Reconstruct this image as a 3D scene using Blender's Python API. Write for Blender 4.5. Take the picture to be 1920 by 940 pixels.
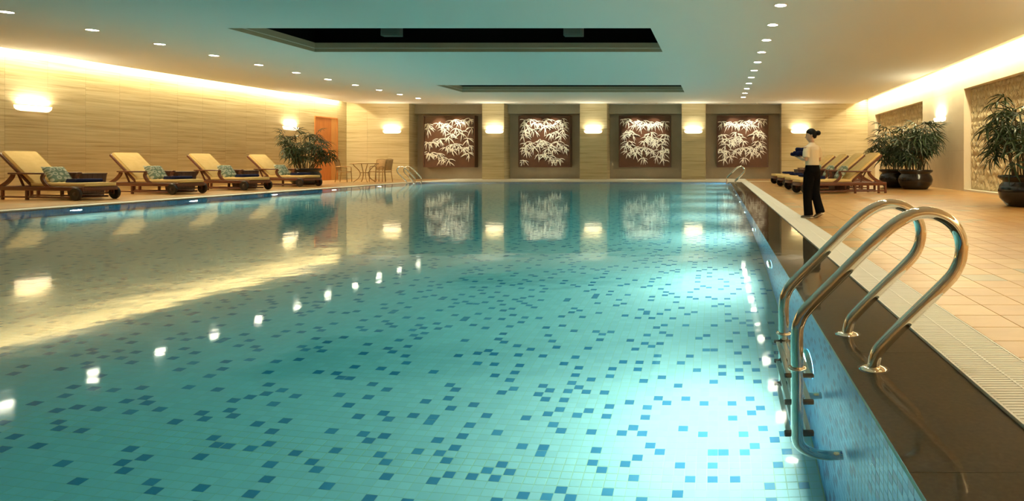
import bpy, bmesh, math, random
import numpy as np
from mathutils import Vector, Matrix, Euler

# ------------------------------------------------------------------ reset
for o in list(bpy.data.objects): bpy.data.objects.remove(o)
S = bpy.context.scene
C = S.collection
PI = math.pi
R = math.radians

# ------------------------------------------------------------------ camera (shift lens, horizon at y=302, depth lines meet at x=1345)
F = 1150.0
cd = bpy.data.cameras.new('camera'); cam = bpy.data.objects.new('camera', cd); C.objects.link(cam)
cd.sensor_width = 36; cd.lens = F * 36 / 1920
cd.shift_x = -(1345 - 960) / 1920; cd.shift_y = -(470 - 302) / 1920
cd.clip_start = 0.05; cd.clip_end = 200
cam.location = (0, 0, 1.0); cam.rotation_euler = (PI / 2, 0, 0)
S.camera = cam

# ------------------------------------------------------------------ world, exposure, light levels
w = bpy.data.worlds.new('world'); S.world = w; w.use_nodes = True
w.node_tree.nodes['Background'].inputs[0].default_value = (1, .8, .55, 1)
w.node_tree.nodes['Background'].inputs[1].default_value = 0.02
S.view_settings.view_transform = 'Standard'; S.view_settings.look = 'None'
S.view_settings.gamma = 1; S.view_settings.use_curve_mapping = False
S.view_settings.exposure = 0.12
WARM = (1.0, .87, .54); WARMW = (1.0, .94, .72); COOL = (1.0, .76, .70)
P_COVE_L, P_COVE_R = 760, 1250
P_SCONCE, P_DOWN, P_POOL, P_NICHE = 25, 75, 98, 125
E_DOWN, E_LENS, E_SCONCE = 42, 40, 2.6

# ------------------------------------------------------------------ room constants (unit = camera height above the deck)
XWL, XWR = -20.2, 8.2            # side walls
XCL, XCR = -19.72, 7.55          # ceiling edges along the coves
YB, YN = 33.4, -6.0              # back wall face, wall behind the camera
ZC = 4.13                        # ceiling
PXL, PXR = -13.9, 0.63           # pool walls
PYN, PYF = 0.0, 29.0             # pool ends
CXL, CXR, CYF, CYN = -14.25, 1.16, 29.5, -0.5   # outer edges of the flooded coping
GXL, GXR, GYF = -14.65, 1.53, 29.9              # outer edges of the grate
ZP = -2.0                        # pool floor
ZW = -0.012                      # water level

# ------------------------------------------------------------------ helpers
def lin(h):
    h = h.lstrip('#'); c = [int(h[i:i+2], 16) / 255 for i in (0, 2, 4)]
    return tuple(((x / 12.92) if x <= .04045 else ((x + .055) / 1.055) ** 2.4) for x in c) + (1,)

def tag(o, label=None, cat=None, group=None, kind=None):
    if label: o['label'] = label
    if cat: o['category'] = cat
    if group: o['group'] = group
    if kind: o['kind'] = kind
    return o

def empty(name, loc=(0, 0, 0), rz=0, parent=None):
    o = bpy.data.objects.new(name, None); C.objects.link(o)
    o.location = loc; o.rotation_euler = (0, 0, rz); o.empty_display_size = .1
    if parent: o.parent = parent
    return o

def link(name, me, parent=None, loc=None, rot=None):
    o = bpy.data.objects.new(name, me); C.objects.link(o)
    if parent: o.parent = parent
    if loc is not None: o.location = loc
    if rot is not None: o.rotation_euler = rot
    return o

def copy_tree(o, parent=None):
    c = o.copy(); C.objects.link(c); c.parent = parent
    for ch in list(o.children): copy_tree(ch, c)
    return c

class MB:
    def __init__(s): s.v = []; s.f = []; s.m = []; s.sm = []
    def add(s, vs, fs, mi=0, smooth=False, M=None):
        b = len(s.v)
        if M is not None: vs = [tuple(M @ Vector(p)) for p in vs]
        s.v += [tuple(p) for p in vs]
        for f in fs: s.f.append(tuple(b + i for i in f)); s.m.append(mi); s.sm.append(smooth)
        return s
    def box(s, x0, x1, y0, y1, z0, z1, mi=0, M=None):
        vs = [(x, y, z) for z in (z0, z1) for y in (y0, y1) for x in (x0, x1)]
        return s.add(vs, [(0, 2, 3, 1), (4, 5, 7, 6), (0, 1, 5, 4), (2, 6, 7, 3), (0, 4, 6, 2), (1, 3, 7, 5)], mi, False, M)
    def bbox(s, x0, x1, y0, y1, z0, z1, b=.02, mi=0, M=None, seg=2):
        bm = bmesh.new(); bmesh.ops.create_cube(bm, size=1)
        for v in bm.verts:
            v.co = Vector(((x0 + x1) / 2 + v.co.x * (x1 - x0), (y0 + y1) / 2 + v.co.y * (y1 - y0), (z0 + z1) / 2 + v.co.z * (z1 - z0)))
        bmesh.ops.bevel(bm, geom=list(bm.edges), offset=b, segments=seg, affect='EDGES', profile=.5)
        bm.verts.index_update()
        s.add([v.co[:] for v in bm.verts], [[v.index for v in f.verts] for f in bm.faces], mi, True, M); bm.free()
        return s
    def loft(s, rings, caps=True, mi=0, smooth=True, closed=False, M=None):
        n = len(rings[0]); vs = [p for r in rings for p in r]; fs = []
        k = len(rings)
        for i in range(k if closed else k - 1):
            a, b = i * n, ((i + 1) % k) * n
            for j in range(n):
                fs.append((a + j, a + (j + 1) % n, b + (j + 1) % n, b + j))
        if caps and not closed:
            fs.append(tuple(range(n))[::-1]); fs.append(tuple((k - 1) * n + j for j in range(n)))
        return s.add(vs, fs, mi, smooth, M)
    def tube(s, pts, r, n=10, mi=0, M=None, closed=False):
        pts = [Vector(p) for p in pts]; rings = []
        rs = r if hasattr(r, '__len__') else [r] * len(pts)
        up = None
        for i, p in enumerate(pts):
            a = pts[i - 1] if i > 0 else p; b = pts[i + 1] if i < len(pts) - 1 else p
            d = (b - a).normalized()
            if up is None:
                up = Vector((0, 0, 1)) if abs(d.z) < .9 else Vector((0, 1, 0))
            u = (up - d * up.dot(d)).normalized(); v = d.cross(u); up = u
            rings.append([p + (u * math.cos(2 * PI * j / n) + v * math.sin(2 * PI * j / n)) * rs[i] for j in range(n)])
        return s.loft(rings, True, mi, True, closed, M)
    def lathe(s, prof, n=24, mi=0, M=None, caps=True):
        rings = [[(r * math.cos(2 * PI * j / n), r * math.sin(2 * PI * j / n), z) for j in range(n)] for r, z in prof]
        return s.loft(rings, caps, mi, True, False, M)
    def mesh(s, name, mats):
        me = bpy.data.meshes.new(name); me.from_pydata(s.v, [], s.f)
        mats = mats if isinstance(mats, (list, tuple)) else [mats]
        for m in mats: me.materials.append(m)
        me.polygons.foreach_set('material_index', s.m); me.polygons.foreach_set('use_smooth', s.sm)
        me.update(); return me
    def build(s, name, mats, parent=None, loc=None, rot=None):
        return link(name, s.mesh(name, mats), parent, loc, rot)

def soften(o, ang=35):
    "flat-shade sharp edges of smooth meshes"
    me = o.data
    try: me.set_sharp_from_angle(angle=R(ang))
    except Exception: pass
    return o

def crom(P, k=6):
    "Catmull-Rom through points"
    P = [Vector(p) for p in P]; out = []
    Q = [P[0] * 2 - P[1]] + P + [P[-1] * 2 - P[-2]]
    for i in range(1, len(Q) - 2):
        a, b, c, d = Q[i - 1], Q[i], Q[i + 1], Q[i + 2]
        for t in range(k):
            t /= k
            out.append(.5 * ((2 * b) + (c - a) * t + (2 * a - 5 * b + 4 * c - d) * t * t + (3 * b - a - 3 * c + d) * t ** 3))
    out.append(P[-1]); return out

ORD = ['first', 'second', 'third', 'fourth', 'fifth', 'sixth', 'seventh', 'eighth', 'ninth', 'tenth', 'eleventh', 'twelfth', 'thirteenth', 'fourteenth', 'fifteenth', 'sixteenth']

# ------------------------------------------------------------------ materials
def mat(name, col=(.5, .5, .5, 1), rough=.5, metal=0, spec=.5, emit=None, es=0, coat=0):
    m = bpy.data.materials.new(name); m.use_nodes = True
    b = m.node_tree.nodes['Principled BSDF']
    b.inputs['Base Color'].default_value = col; b.inputs['Roughness'].default_value = rough
    b.inputs['Metallic'].default_value = metal; b.inputs['Specular IOR Level'].default_value = spec
    b.inputs['Coat Weight'].default_value = coat
    if emit: b.inputs['Emission Color'].default_value = emit; b.inputs['Emission Strength'].default_value = es
    return m
def N(m, t, **kw):
    n = m.node_tree.nodes.new(t)
    for k, v in kw.items():
        if k.startswith('i_'): n.inputs[k[2:].replace('_', ' ')].default_value = v
        else: setattr(n, k, v)
    return n
def L(m, a, b): m.node_tree.links.new(a, b)
def BS(m): return m.node_tree.nodes['Principled BSDF']
def ramp(m, src, stops):
    r = N(m, 'ShaderNodeValToRGB'); L(m, src, r.inputs[0])
    e = r.color_ramp.elements
    while len(e) < len(stops): e.new(.5)
    for i, (p, c) in enumerate(stops): e[i].position = p; e[i].color = c
    return r
def noisy(name, stops, scale=(1, 1, 1), nscale=5, detail=6, rough=.5, spec=.5, bump=0, distort=0, rnd=0, objco=False, metal=0, hue=0):
    "material whose colour is a ramp over stretched noise (grain); rnd shifts it per object"
    m = mat(name, stops[0][1], rough, metal, spec)
    if objco: co = N(m, 'ShaderNodeTexCoord').outputs['Object']
    else: co = N(m, 'ShaderNodeNewGeometry').outputs['Position']
    mp = N(m, 'ShaderNodeMapping'); mp.inputs['Scale'].default_value = scale; L(m, co, mp.inputs[0])
    oi = N(m, 'ShaderNodeObjectInfo')
    if rnd:
        mu = N(m, 'ShaderNodeMath', operation='MULTIPLY'); mu.inputs[1].default_value = rnd; L(m, oi.outputs['Random'], mu.inputs[0])
        cx = N(m, 'ShaderNodeCombineXYZ'); L(m, mu.outputs[0], cx.inputs[0]); L(m, mu.outputs[0], cx.inputs[2]); L(m, cx.outputs[0], mp.inputs['Location'])
    nz = N(m, 'ShaderNodeTexNoise'); nz.inputs['Scale'].default_value = nscale; nz.inputs['Detail'].default_value = detail
    nz.inputs['Distortion'].default_value = distort; nz.inputs['Roughness'].default_value = .6
    L(m, mp.outputs[0], nz.inputs['Vector'])
    r = ramp(m, nz.outputs[0], stops); out = r.outputs[0]
    if hue:
        hs = N(m, 'ShaderNodeHueSaturation'); L(m, out, hs.inputs['Color'])
        mr = N(m, 'ShaderNodeMapRange'); mr.inputs[3].default_value = 1 - hue; mr.inputs[4].default_value = 1 + hue
        L(m, oi.outputs['Random'], mr.inputs[0]); L(m, mr.outputs[0], hs.inputs['Value']); out = hs.outputs[0]
    L(m, out, BS(m).inputs['Base Color'])
    if bump:
        b = N(m, 'ShaderNodeBump'); b.inputs['Strength'].default_value = bump; b.inputs['Distance'].default_value = .02
        L(m, nz.outputs[0], b.inputs['Height']); L(m, b.outputs[0], BS(m).inputs['Normal'])
    return m

M = {}
M['trav'] = noisy('travertine', [(.28, (.34, .25, .12, 1)), (.42, (.515, .41, .225, 1)), (.55, (.595, .49, .285, 1)), (.74, (.68, .575, .365, 1))],
                  scale=(.13, .13, 4.2), nscale=3.4, detail=12, rough=.42, spec=.4, distort=.5, rnd=.12, hue=.015)
M['joint'] = mat('joint_backing', (.42, .31, .18, 1), .9)  # even tan of the wall core between the slabs
M['cream'] = noisy('cream_stone', [(.3, (.76, .64, .46, 1)), (.7, (.81, .70, .52, 1))], nscale=2, rough=.5, rnd=4, hue=.02)
M['ceil'] = mat('ceiling_paint', (.80, .78, .72, 1), .8, spec=.2)
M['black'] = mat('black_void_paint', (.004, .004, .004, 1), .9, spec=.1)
M['lip'] = mat('coffer_frame_paint', (.48, .40, .26, 1), .6)
M['greybox'] = mat('grey_box_metal', (.16, .18, .15, 1), .5)
M['niche'] = noisy('niche_stucco', [(.3, (.40, .335, .245, 1)), (.7, (.46, .385, .285, 1))], nscale=1.2, rough=.7, spec=.2)
M['niche2'] = noisy('niche_stucco_header', [(.3, (.40, .355, .265, 1)), (.7, (.46, .41, .31, 1))], nscale=1.2, rough=.65, spec=.2)
M['bronze'] = noisy('bronze_panel', [(.3, (.085, .035, .018, 1)), (.7, (.13, .055, .028, 1))], nscale=1.5, rough=.32, spec=.5)
M['bronze_d'] = mat('bronze_dark_edge', (.03, .014, .008, 1), .5)
M['leafart'] = mat('ivory_leaf_relief', (.93, .87, .74, 1), .45)
M['goldleaf'] = noisy('carved_gold_stone', [(.3, (.72, .60, .38, 1)), (.7, (.80, .69, .46, 1))], nscale=2, rough=.5)
M['goldback'] = noisy('carved_panel_ground', [(.3, (.56, .44, .25, 1)), (.7, (.64, .52, .31, 1))], nscale=2, rough=.55)
M['white'] = noisy('white_stone', [(.3, (.80, .74, .60, 1)), (.7, (.85, .80, .68, 1))], nscale=3, rough=.5)
M['slat'] = noisy('grate_plastic', [(.3, (.86, .82, .70, 1)), (.7, (.90, .86, .75, 1))], nscale=2, rough=.5)
M['channel'] = mat('drain_channel', (.05, .035, .018, 1), .8)
M['coping'] = noisy('coping_granite', [(.3, (.085, .063, .032, 1)), (.6, (.115, .086, .045, 1)), (.8, (.15, .115, .065, 1))], nscale=60, detail=3, rough=.35)
M['grout'] = mat('pool_grout', (.70, .68, .48, 1), .8)
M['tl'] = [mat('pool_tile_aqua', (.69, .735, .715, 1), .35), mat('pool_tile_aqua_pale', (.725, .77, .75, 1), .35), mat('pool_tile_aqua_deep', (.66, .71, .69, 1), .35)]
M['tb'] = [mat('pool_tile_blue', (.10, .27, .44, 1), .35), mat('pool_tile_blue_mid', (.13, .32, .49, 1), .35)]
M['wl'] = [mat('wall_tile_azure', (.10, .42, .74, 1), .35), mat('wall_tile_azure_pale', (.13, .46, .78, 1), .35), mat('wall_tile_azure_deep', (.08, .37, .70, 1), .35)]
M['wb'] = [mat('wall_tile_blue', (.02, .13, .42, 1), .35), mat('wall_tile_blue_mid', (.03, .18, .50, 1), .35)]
DK = [('a', (.50, .27, .085), (.60, .345, .125)), ('b', (.54, .315, .115), (.63, .40, .17)), ('c', (.46, .245, .075), (.56, .305, .105)),
      ('d', (.36, .295, .18), (.44, .36, .22)), ('e', (.56, .35, .145), (.63, .42, .195))]
M['deck'] = [noisy('deck_slate_' + n, [(.3, tuple(x * k for x, k in zip(a, (.88, .82, .72))) + (1,)), (.7, tuple(x * k for x, k in zip(b, (.9, .85, .76))) + (1,))], scale=(1, 2.5, 1), nscale=2.2, rough=.30, spec=.5, bump=.06, distort=.6) for n, a, b in DK]
M['deckgrout'] = mat('deck_grout', (.42, .27, .12, 1), .8)
M['wood'] = noisy('dark_teak', [(.3, (.085, .024, .010, 1)), (.6, (.15, .045, .018, 1)), (.8, (.20, .065, .026, 1))], scale=(1, 12, 12), nscale=3, rough=.36, objco=True)
M['box'] = noisy('espresso_wood', [(.3, (.045, .016, .009, 1)), (.7, (.075, .028, .015, 1))], scale=(14, 14, 1), nscale=2, rough=.45, objco=True)
M['doorw'] = noisy('orange_door_veneer', [(.3, (.50, .15, .028, 1)), (.55, (.62, .21, .045, 1)), (.8, (.70, .27, .065, 1))], scale=(3, 6, .5), nscale=2, rough=.35)
M['doorw2'] = noisy('pale_door_stile', [(.3, (.62, .27, .075, 1)), (.7, (.72, .35, .11, 1))], scale=(3, 6, .5), nscale=2, rough=.35)
M['cush'] = noisy('yellow_canvas', [(.3, (.71, .50, .215, 1)), (.7, (.78, .57, .265, 1))], nscale=6, rough=.85, spec=.15, objco=True)
M['piping'] = mat('canvas_piping', (.60, .42, .13, 1), .85, spec=.15)
M['navy'] = noisy('navy_towel', [(.3, (.009, .012, .042, 1)), (.7, (.016, .021, .07, 1))], nscale=30, rough=.9, spec=.1, bump=.4)
M['rubber'] = mat('black_rubber', (.012, .008, .007, 1), .4)
M['hub'] = mat('wheel_hub', (.05, .03, .022, 1), .3)
M['pot'] = mat('black_glazed_pot', (.012, .007, .006, 1), .18, spec=.6)
M['soil'] = noisy('soil', [(.3, (.02, .012, .006, 1)), (.7, (.05, .03, .016, 1))], nscale=20, rough=.95)
M['cane'] = noisy('palm_cane', [(.3, (.10, .06, .022, 1)), (.7, (.19, .12, .045, 1))], nscale=8, rough=.6)
M['palm'] = noisy('palm_leaf', [(.3, (.018, .038, .012, 1)), (.6, (.032, .066, .018, 1)), (.8, (.07, .105, .03, 1))], nscale=3, rough=.4, rnd=5, hue=.3)
M['steel'] = mat('polished_steel', (.92, .88, .80, 1), .035, metal=1)
M['steel_b'] = mat('brushed_steel', (.72, .70, .62, 1), .3, metal=1)
M['cap'] = mat('black_step_cap', (.015, .013, .012, 1), .45)
M['tread'] = mat('pool_step_tread', (.62, .64, .56, 1), .4)
M['wicker'] = noisy('tan_wicker', [(.3, (.33, .19, .07, 1)), (.7, (.52, .32, .13, 1))], scale=(1, 1, 1), nscale=40, detail=2, rough=.6, objco=True)
M['brassy'] = mat('bronze_chair_metal', (.36, .22, .09, 1), .35, metal=.6)
M['glass'] = mat('table_glass', (.75, .78, .62, 1), .08); BS(M['glass']).inputs['Transmission Weight'].default_value = .85
M['skin'] = mat('skin', (.62, .36, .22, 1), .5)
M['shirt'] = noisy('cream_shirt', [(.3, (.80, .66, .45, 1)), (.7, (.85, .72, .52, 1))], nscale=4, rough=.8, spec=.1)
M['trous'] = mat('black_trousers', (.007, .006, .006, 1), .9, spec=.05)
M['hair'] = mat('black_hair', (.006, .005, .005, 1), .55, spec=.2)
M['shoe'] = mat('shoe_upper', (.16, .12, .085, 1), .5)
M['sole'] = mat('shoe_sole_pale', (.70, .60, .44, 1), .6)
M['lips'] = mat('lips', (.40, .12, .09, 1), .5)
M['lampon'] = mat('downlight_lens', (1, 1, 1, 1), .5, emit=WARMW + (1,), es=E_DOWN)
M['lens'] = mat('pool_lamp_lens', (1, 1, 1, 1), .4, emit=(.92, 1, 1, 1), es=E_LENS)
M['sglass'] = mat('sconce_glass', (.9, .8, .62, 1), .4, emit=(1, .80, .50, 1), es=E_SCONCE)
M['trimw'] = mat('downlight_ring', (.78, .70, .55, 1), .4)
M['cove'] = mat('cove_tube', (1, 1, 1, 1), .5, emit=WARM + (1,), es=6)

# patterned cushion: cream rings and dots on sage green
def pillow_mat():
    m = mat('ring_print_cotton', (.4, .5, .35, 1), .85, spec=.15)
    tc = N(m, 'ShaderNodeTexCoord'); mp = N(m, 'ShaderNodeMapping'); mp.inputs['Scale'].default_value = (7.5, 7.5, .01)
    L(m, tc.outputs['Object'], mp.inputs[0])
    v = N(m, 'ShaderNodeTexVoronoi', feature='F1'); v.inputs['Randomness'].default_value = .35; v.inputs['Scale'].default_value = 1
    L(m, mp.outputs[0], v.inputs['Vector'])
    g = (.20, .26, .19, 1); c = (.56, .56, .44, 1); d = (.30, .36, .28, 1)
    r = ramp(m, v.outputs['Distance'], [(0, c), (.13, g), (.25, d), (.30, c), (.42, c), (.47, g), (.60, g)])
    r.color_ramp.interpolation = 'LINEAR'
    L(m, r.outputs[0], BS(m).inputs['Base Color']); return m
M['pillow'] = pillow_mat()

# water: real refraction below, slightly rough mirror above, absorbing volume
def water_mat():
    m = bpy.data.materials.new('pool_water'); m.use_nodes = True; nt = m.node_tree
    nt.nodes.remove(BS(m)); out = nt.nodes['Material Output']
    geo = N(m, 'ShaderNodeNewGeometry')
    mp = N(m, 'ShaderNodeMapping'); mp.inputs['Scale'].default_value = (1, 1.0, 1); L(m, geo.outputs['Position'], mp.inputs[0])
    n1 = N(m, 'ShaderNodeTexNoise'); n1.inputs['Scale'].default_value = 2.2; n1.inputs['Detail'].default_value = 2; L(m, mp.outputs[0], n1.inputs['Vector'])
    b1 = N(m, 'ShaderNodeBump'); b1.inputs['Strength'].default_value = .10; b1.inputs['Distance'].default_value = .02; L(m, n1.outputs[0], b1.inputs['Height'])
    fr = N(m, 'ShaderNodeFresnel'); fr.inputs['IOR'].default_value = 1.33
    gl = N(m, 'ShaderNodeBsdfGlossy'); gl.inputs['Roughness'].default_value = .05; L(m, b1.outputs[0], gl.inputs['Normal'])
    rf = N(m, 'ShaderNodeBsdfRefraction'); rf.inputs['Roughness'].default_value = 0; rf.inputs['IOR'].default_value = 1.33
    b2 = N(m, 'ShaderNodeBump'); b2.inputs['Strength'].default_value = .03; b2.inputs['Distance'].default_value = .02; L(m, n1.outputs[0], b2.inputs['Height'])
    L(m, b2.outputs[0], rf.inputs['Normal'])
    mx = N(m, 'ShaderNodeMixShader'); L(m, fr.outputs[0], mx.inputs[0]); L(m, rf.outputs[0], mx.inputs[1]); L(m, gl.outputs[0], mx.inputs[2])
    L(m, mx.outputs[0], out.inputs['Surface'])
    va = N(m, 'ShaderNodeVolumeAbsorption'); va.inputs['Color'].default_value = (.0, .835, .84, 1); va.inputs['Density'].default_value = .28
    L(m, va.outputs[0], out.inputs['Volume'])
    return m
M['water'] = water_mat()

def area(name, loc, rot, sx, sy, power, col, parent=None, spread=180, shape='RECTANGLE'):
    l = bpy.data.lights.new(name, 'AREA'); l.shape = shape; l.size = sx; l.size_y = sy; l.energy = power; l.color = col; l.spread = R(spread)
    return link(name, l, parent, loc, rot)
def spot(name, loc, rot, power, col, ang, parent=None, blend=.6, rad=.05):
    l = bpy.data.lights.new(name, 'SPOT'); l.energy = power; l.color = col; l.spot_size = R(ang); l.spot_blend = blend; l.shadow_soft_size = rad
    return link(name, l, parent, loc, rot)

def struct(name, mb, mats, label=None, parent=None):
    o = mb.build(name, mats, parent); o['kind'] = 'structure'
    if label: o['label'] = label
    return o

# ------------------------------------------------------------------ tile fields
def tile_mesh(name, cen, sx, sy, h, mids, mats, frame, full):
    "many tiles as one mesh. cen (n,2) in plane coords; frame = (origin, U, V, N); full: with side faces"
    O, U, V, Nn = [np.array(a, float) for a in frame]
    n = len(cen); k = 8 if full else 4
    off = np.array([(-1, -1), (1, -1), (1, 1), (-1, 1)]) * np.array([sx / 2, sy / 2])
    top = cen[:, None, :] + off[None]
    P = O + top[..., :1] * U + top[..., 1:] * V
    vt = P + Nn * h
    vs = np.concatenate([vt, P - Nn * .002], 1) if full else vt
    base = np.arange(n)[:, None, None] * k
    fq = np.array([[0, 1, 2, 3]] + ([[0, 4, 5, 1], [1, 5, 6, 2], [2, 6, 7, 3], [3, 7, 4, 0]] if full else []))
    fs = (base + fq[None]).reshape(-1, 4); nf = len(fs)
    me = bpy.data.meshes.new(name); me.vertices.add(n * k); me.vertices.foreach_set('co', vs.reshape(-1).astype(np.float32))
    me.loops.add(nf * 4); me.loops.foreach_set('vertex_index', fs.reshape(-1).astype(np.int32))
    me.polygons.add(nf); me.polygons.foreach_set('loop_start', np.arange(0, nf * 4, 4, dtype=np.int32))
    me.polygons.foreach_set('loop_total', np.full(nf, 4, dtype=np.int32))
    me.polygons.foreach_set('material_index', np.repeat(mids, len(fq)).astype(np.int32))
    me.polygons.foreach_set('use_smooth', np.zeros(nf, dtype=bool))
    for m in mats: me.materials.append(m)
    me.update(calc_edges=True); me.validate(); return me

def tile_field(parent, name, u0, u1, v0, v1, px, py, gap, h, mats, pick, frame, single, fullmask, seed):
    """tiles on a grid; those in `single` (boolean fn of centre arrays, ordered) become objects of their own."""
    us = np.arange(u0 + px / 2, u1 - px * .3, px); vs = np.arange(v0 + py / 2, v1 - py * .3, py)
    uu, vv = np.meshgrid(us, vs); cen = np.stack([uu.ravel(), vv.ravel()], 1)
    rng = np.random.default_rng(seed); mids = pick(cen, rng, uu.shape)
    sel = single(cen) if single else np.zeros(len(cen), bool)
    O, U, V, Nn = [Vector(a) for a in frame]
    rot = Matrix((U, V, Nn)).transposed().to_4x4()
    proto = {}
    for i in np.nonzero(sel)[0]:
        k = int(mids[i])
        if k not in proto:
            a, b = (px - gap) / 2, (py - gap) / 2; e = min(.002, min(a, b) * .06)
            mb = MB(); mb.add([(-a, -b, -.002), (a, -b, -.002), (a, b, -.002), (-a, b, -.002), (-a + e, -b + e, h), (a - e, -b + e, h), (a - e, b - e, h), (-a + e, b - e, h)],
                              [(4, 5, 6, 7), (0, 1, 5, 4), (1, 2, 6, 5), (2, 3, 7, 6), (3, 0, 4, 7)])
            proto[k] = mb.mesh(name, mats[k])
        o = bpy.data.objects.new(name, proto[k]); C.objects.link(o); o.parent = parent
        o.matrix_local = Matrix.Translation(O + U * cen[i, 0] + V * cen[i, 1]) @ rot
    rest = ~sel; full = rest & fullmask(cen)
    for mk, fl in ((full, True), (rest & ~full, False)):
        if mk.any():
            me = tile_mesh(name + '_field', cen[mk], px - gap, py - gap, h, mids[mk], mats, frame, fl)
            o = link(name + '_field', me, parent); o['kind'] = 'stuff'
            o['label'] = 'rest of the small mosaic and paving tiles'

def largest(cond, key, n=300):
    def f(cen):
        ok = cond(cen); idx = np.nonzero(ok)[0]
        idx = idx[np.argsort(key(cen[idx]), kind='stable')][:n]
        m = np.zeros(len(cen), bool); m[idx] = True; return m
    return f

def pick_pool(frac):
    def f(cen, rng, shape):
        r = rng.random(shape); q = rng.random(shape); m = np.where(q < .5, 0, np.where(q < .8, 1, 2))
        b = r < frac
        # thin out blue tiles that touch sideways
        nb = (np.roll(b, 1, 1) | np.roll(b, 1, 0)) & b & (rng.random(shape) < .85); b = b & ~nb
        m = np.where(b, np.where(q < .7, 3, 4), m); return m.ravel()
    return f

# ------------------------------------------------------------------ pool shell
TX, TY = .0685, .0595
pf = struct('pool_floor', MB().box(PXL - .3, PXR + .3, PYN - .3, PYF + .3, ZP - .2, ZP), M['grout'], 'pool floor of aqua mosaic tiles sprinkled with blue ones')
tile_field(pf, 'mosaic_tile', PXL, PXR, PYN + 1.2, PYF, TX, TY, .0035, .0008, M['tl'] + M['tb'], pick_pool(.13),
           ((0, 0, ZP), (1, 0, 0), (0, 1, 0), (0, 0, 1)),
           largest(lambda c: (c[:, 1] > 3.62) & (c[:, 0] > -1.17 * c[:, 1]) & (c[:, 0] < .55), lambda c: np.floor(c[:, 1] / TY) * 1000 + np.abs(c[:, 0])),
           lambda c: c[:, 1] < 11, 1)
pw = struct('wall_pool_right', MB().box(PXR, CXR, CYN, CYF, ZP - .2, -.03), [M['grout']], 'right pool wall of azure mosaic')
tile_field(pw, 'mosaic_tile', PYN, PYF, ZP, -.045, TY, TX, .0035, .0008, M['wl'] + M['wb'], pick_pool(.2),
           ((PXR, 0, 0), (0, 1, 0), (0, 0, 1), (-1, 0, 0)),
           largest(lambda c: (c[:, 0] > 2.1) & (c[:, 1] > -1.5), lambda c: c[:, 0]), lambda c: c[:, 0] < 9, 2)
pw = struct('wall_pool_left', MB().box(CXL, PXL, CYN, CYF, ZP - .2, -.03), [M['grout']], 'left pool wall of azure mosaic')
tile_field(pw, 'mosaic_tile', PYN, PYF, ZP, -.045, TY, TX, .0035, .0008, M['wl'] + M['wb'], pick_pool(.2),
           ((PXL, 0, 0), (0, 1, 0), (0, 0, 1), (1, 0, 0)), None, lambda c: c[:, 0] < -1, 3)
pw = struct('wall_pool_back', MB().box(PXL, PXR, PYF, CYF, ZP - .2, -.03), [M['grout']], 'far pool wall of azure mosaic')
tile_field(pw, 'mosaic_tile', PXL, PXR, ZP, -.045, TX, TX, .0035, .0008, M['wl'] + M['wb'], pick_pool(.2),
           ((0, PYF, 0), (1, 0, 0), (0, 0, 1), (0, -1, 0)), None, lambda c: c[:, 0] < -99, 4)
struct('wall_pool_near', MB().box(PXL, PXR, CYN, PYN, ZP - .2, -.03), [M['wl'][0]], 'near pool wall')

# coping slabs (flooded dark granite)
def coping(name, x0, x1, y0, y1, n, label, along):
    root = empty(name, (0, 0, 0)); root['kind'] = 'structure'; root['label'] = label
    for i in range(n):
        a, b = i / n, (i + 1) / n; g = .002
        if along == 'y': q = (x0, x1, y0 + (y1 - y0) * a + g, y0 + (y1 - y0) * b - g)
        else: q = (x0 + (x1 - x0) * a + g, x0 + (x1 - x0) * b - g, y0, y1)
        MB().box(*q, -.031, -.022).build('coping_slab', M['coping'], root)
coping('trim_1', PXR - .004, CXR, CYN, CYF, 24, 'dark granite coping under a film of water beside the white grate', 'y')
coping('trim_2', CXL, PXL + .004, CYN, CYF, 24, 'dark granite coping along the left pool edge', 'y')
coping('trim_3', PXL, PXR, PYF - .004, CYF, 12, 'dark granite coping along the far pool edge', 'x')
coping('trim_4', PXL, PXR, CYN, PYN + .004, 12, 'dark granite coping along the near pool edge', 'x')

# water body
wt = MB().box(CXL - .02, CXR + .02, CYN - .02, CYF + .02, ZP - .1, ZW).build('pool_water', M['water'])
tag(wt, 'still turquoise pool water mirroring the lit back wall', 'water'); wt['kind'] = 'stuff'

# ------------------------------------------------------------------ decks
def pick_deck(cen, rng, shape):
    q = rng.random(shape).ravel(); return np.select([q < .34, q < .6, q < .82, q < .88], [0, 1, 2, 3], 4)
DT = .3
fl = struct('floor', MB().box(GXR, XWR + .6, YN, YB + 1.2, -.5, -.003), M['deckgrout'], 'sandy orange slate deck beside the pool')
tile_field(fl, 'deck_tile', GXR, XWR + .3, YN, YB + .9, DT, DT * .95, .0035, .003, M['deck'], pick_deck, ((0, 0, -.003), (1, 0, 0), (0, 1, 0), (0, 0, 1)),
           largest(lambda c: (c[:, 1] > 2.9) & (c[:, 0] < .52 * c[:, 1] + .15), lambda c: c[:, 1]), lambda c: c[:, 1] < 14, 5)
f2 = struct('floor_left', MB().box(XWL - .3, GXL, YN, YB + 1.2, -.5, -.006), M['deckgrout'], 'tan slate deck along the left wall')
tile_field(f2, 'deck_tile', XWL, GXL, YN, YB, DT, DT, .006, .006, M['deck'], pick_deck, ((0, 0, -.006), (1, 0, 0), (0, 1, 0), (0, 0, 1)), None, lambda c: c[:, 0] > 99, 6)
f3 = struct('floor_back', MB().box(GXL, GXR, GYF, YB + 1.2, -.5, 0), M['white'], 'pale stone walkway along the far pool edge')
struct('floor_near', MB().box(GXL, GXR, YN, CYN, -.5, 0), M['deck'][0], 'deck behind the camera')
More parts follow.
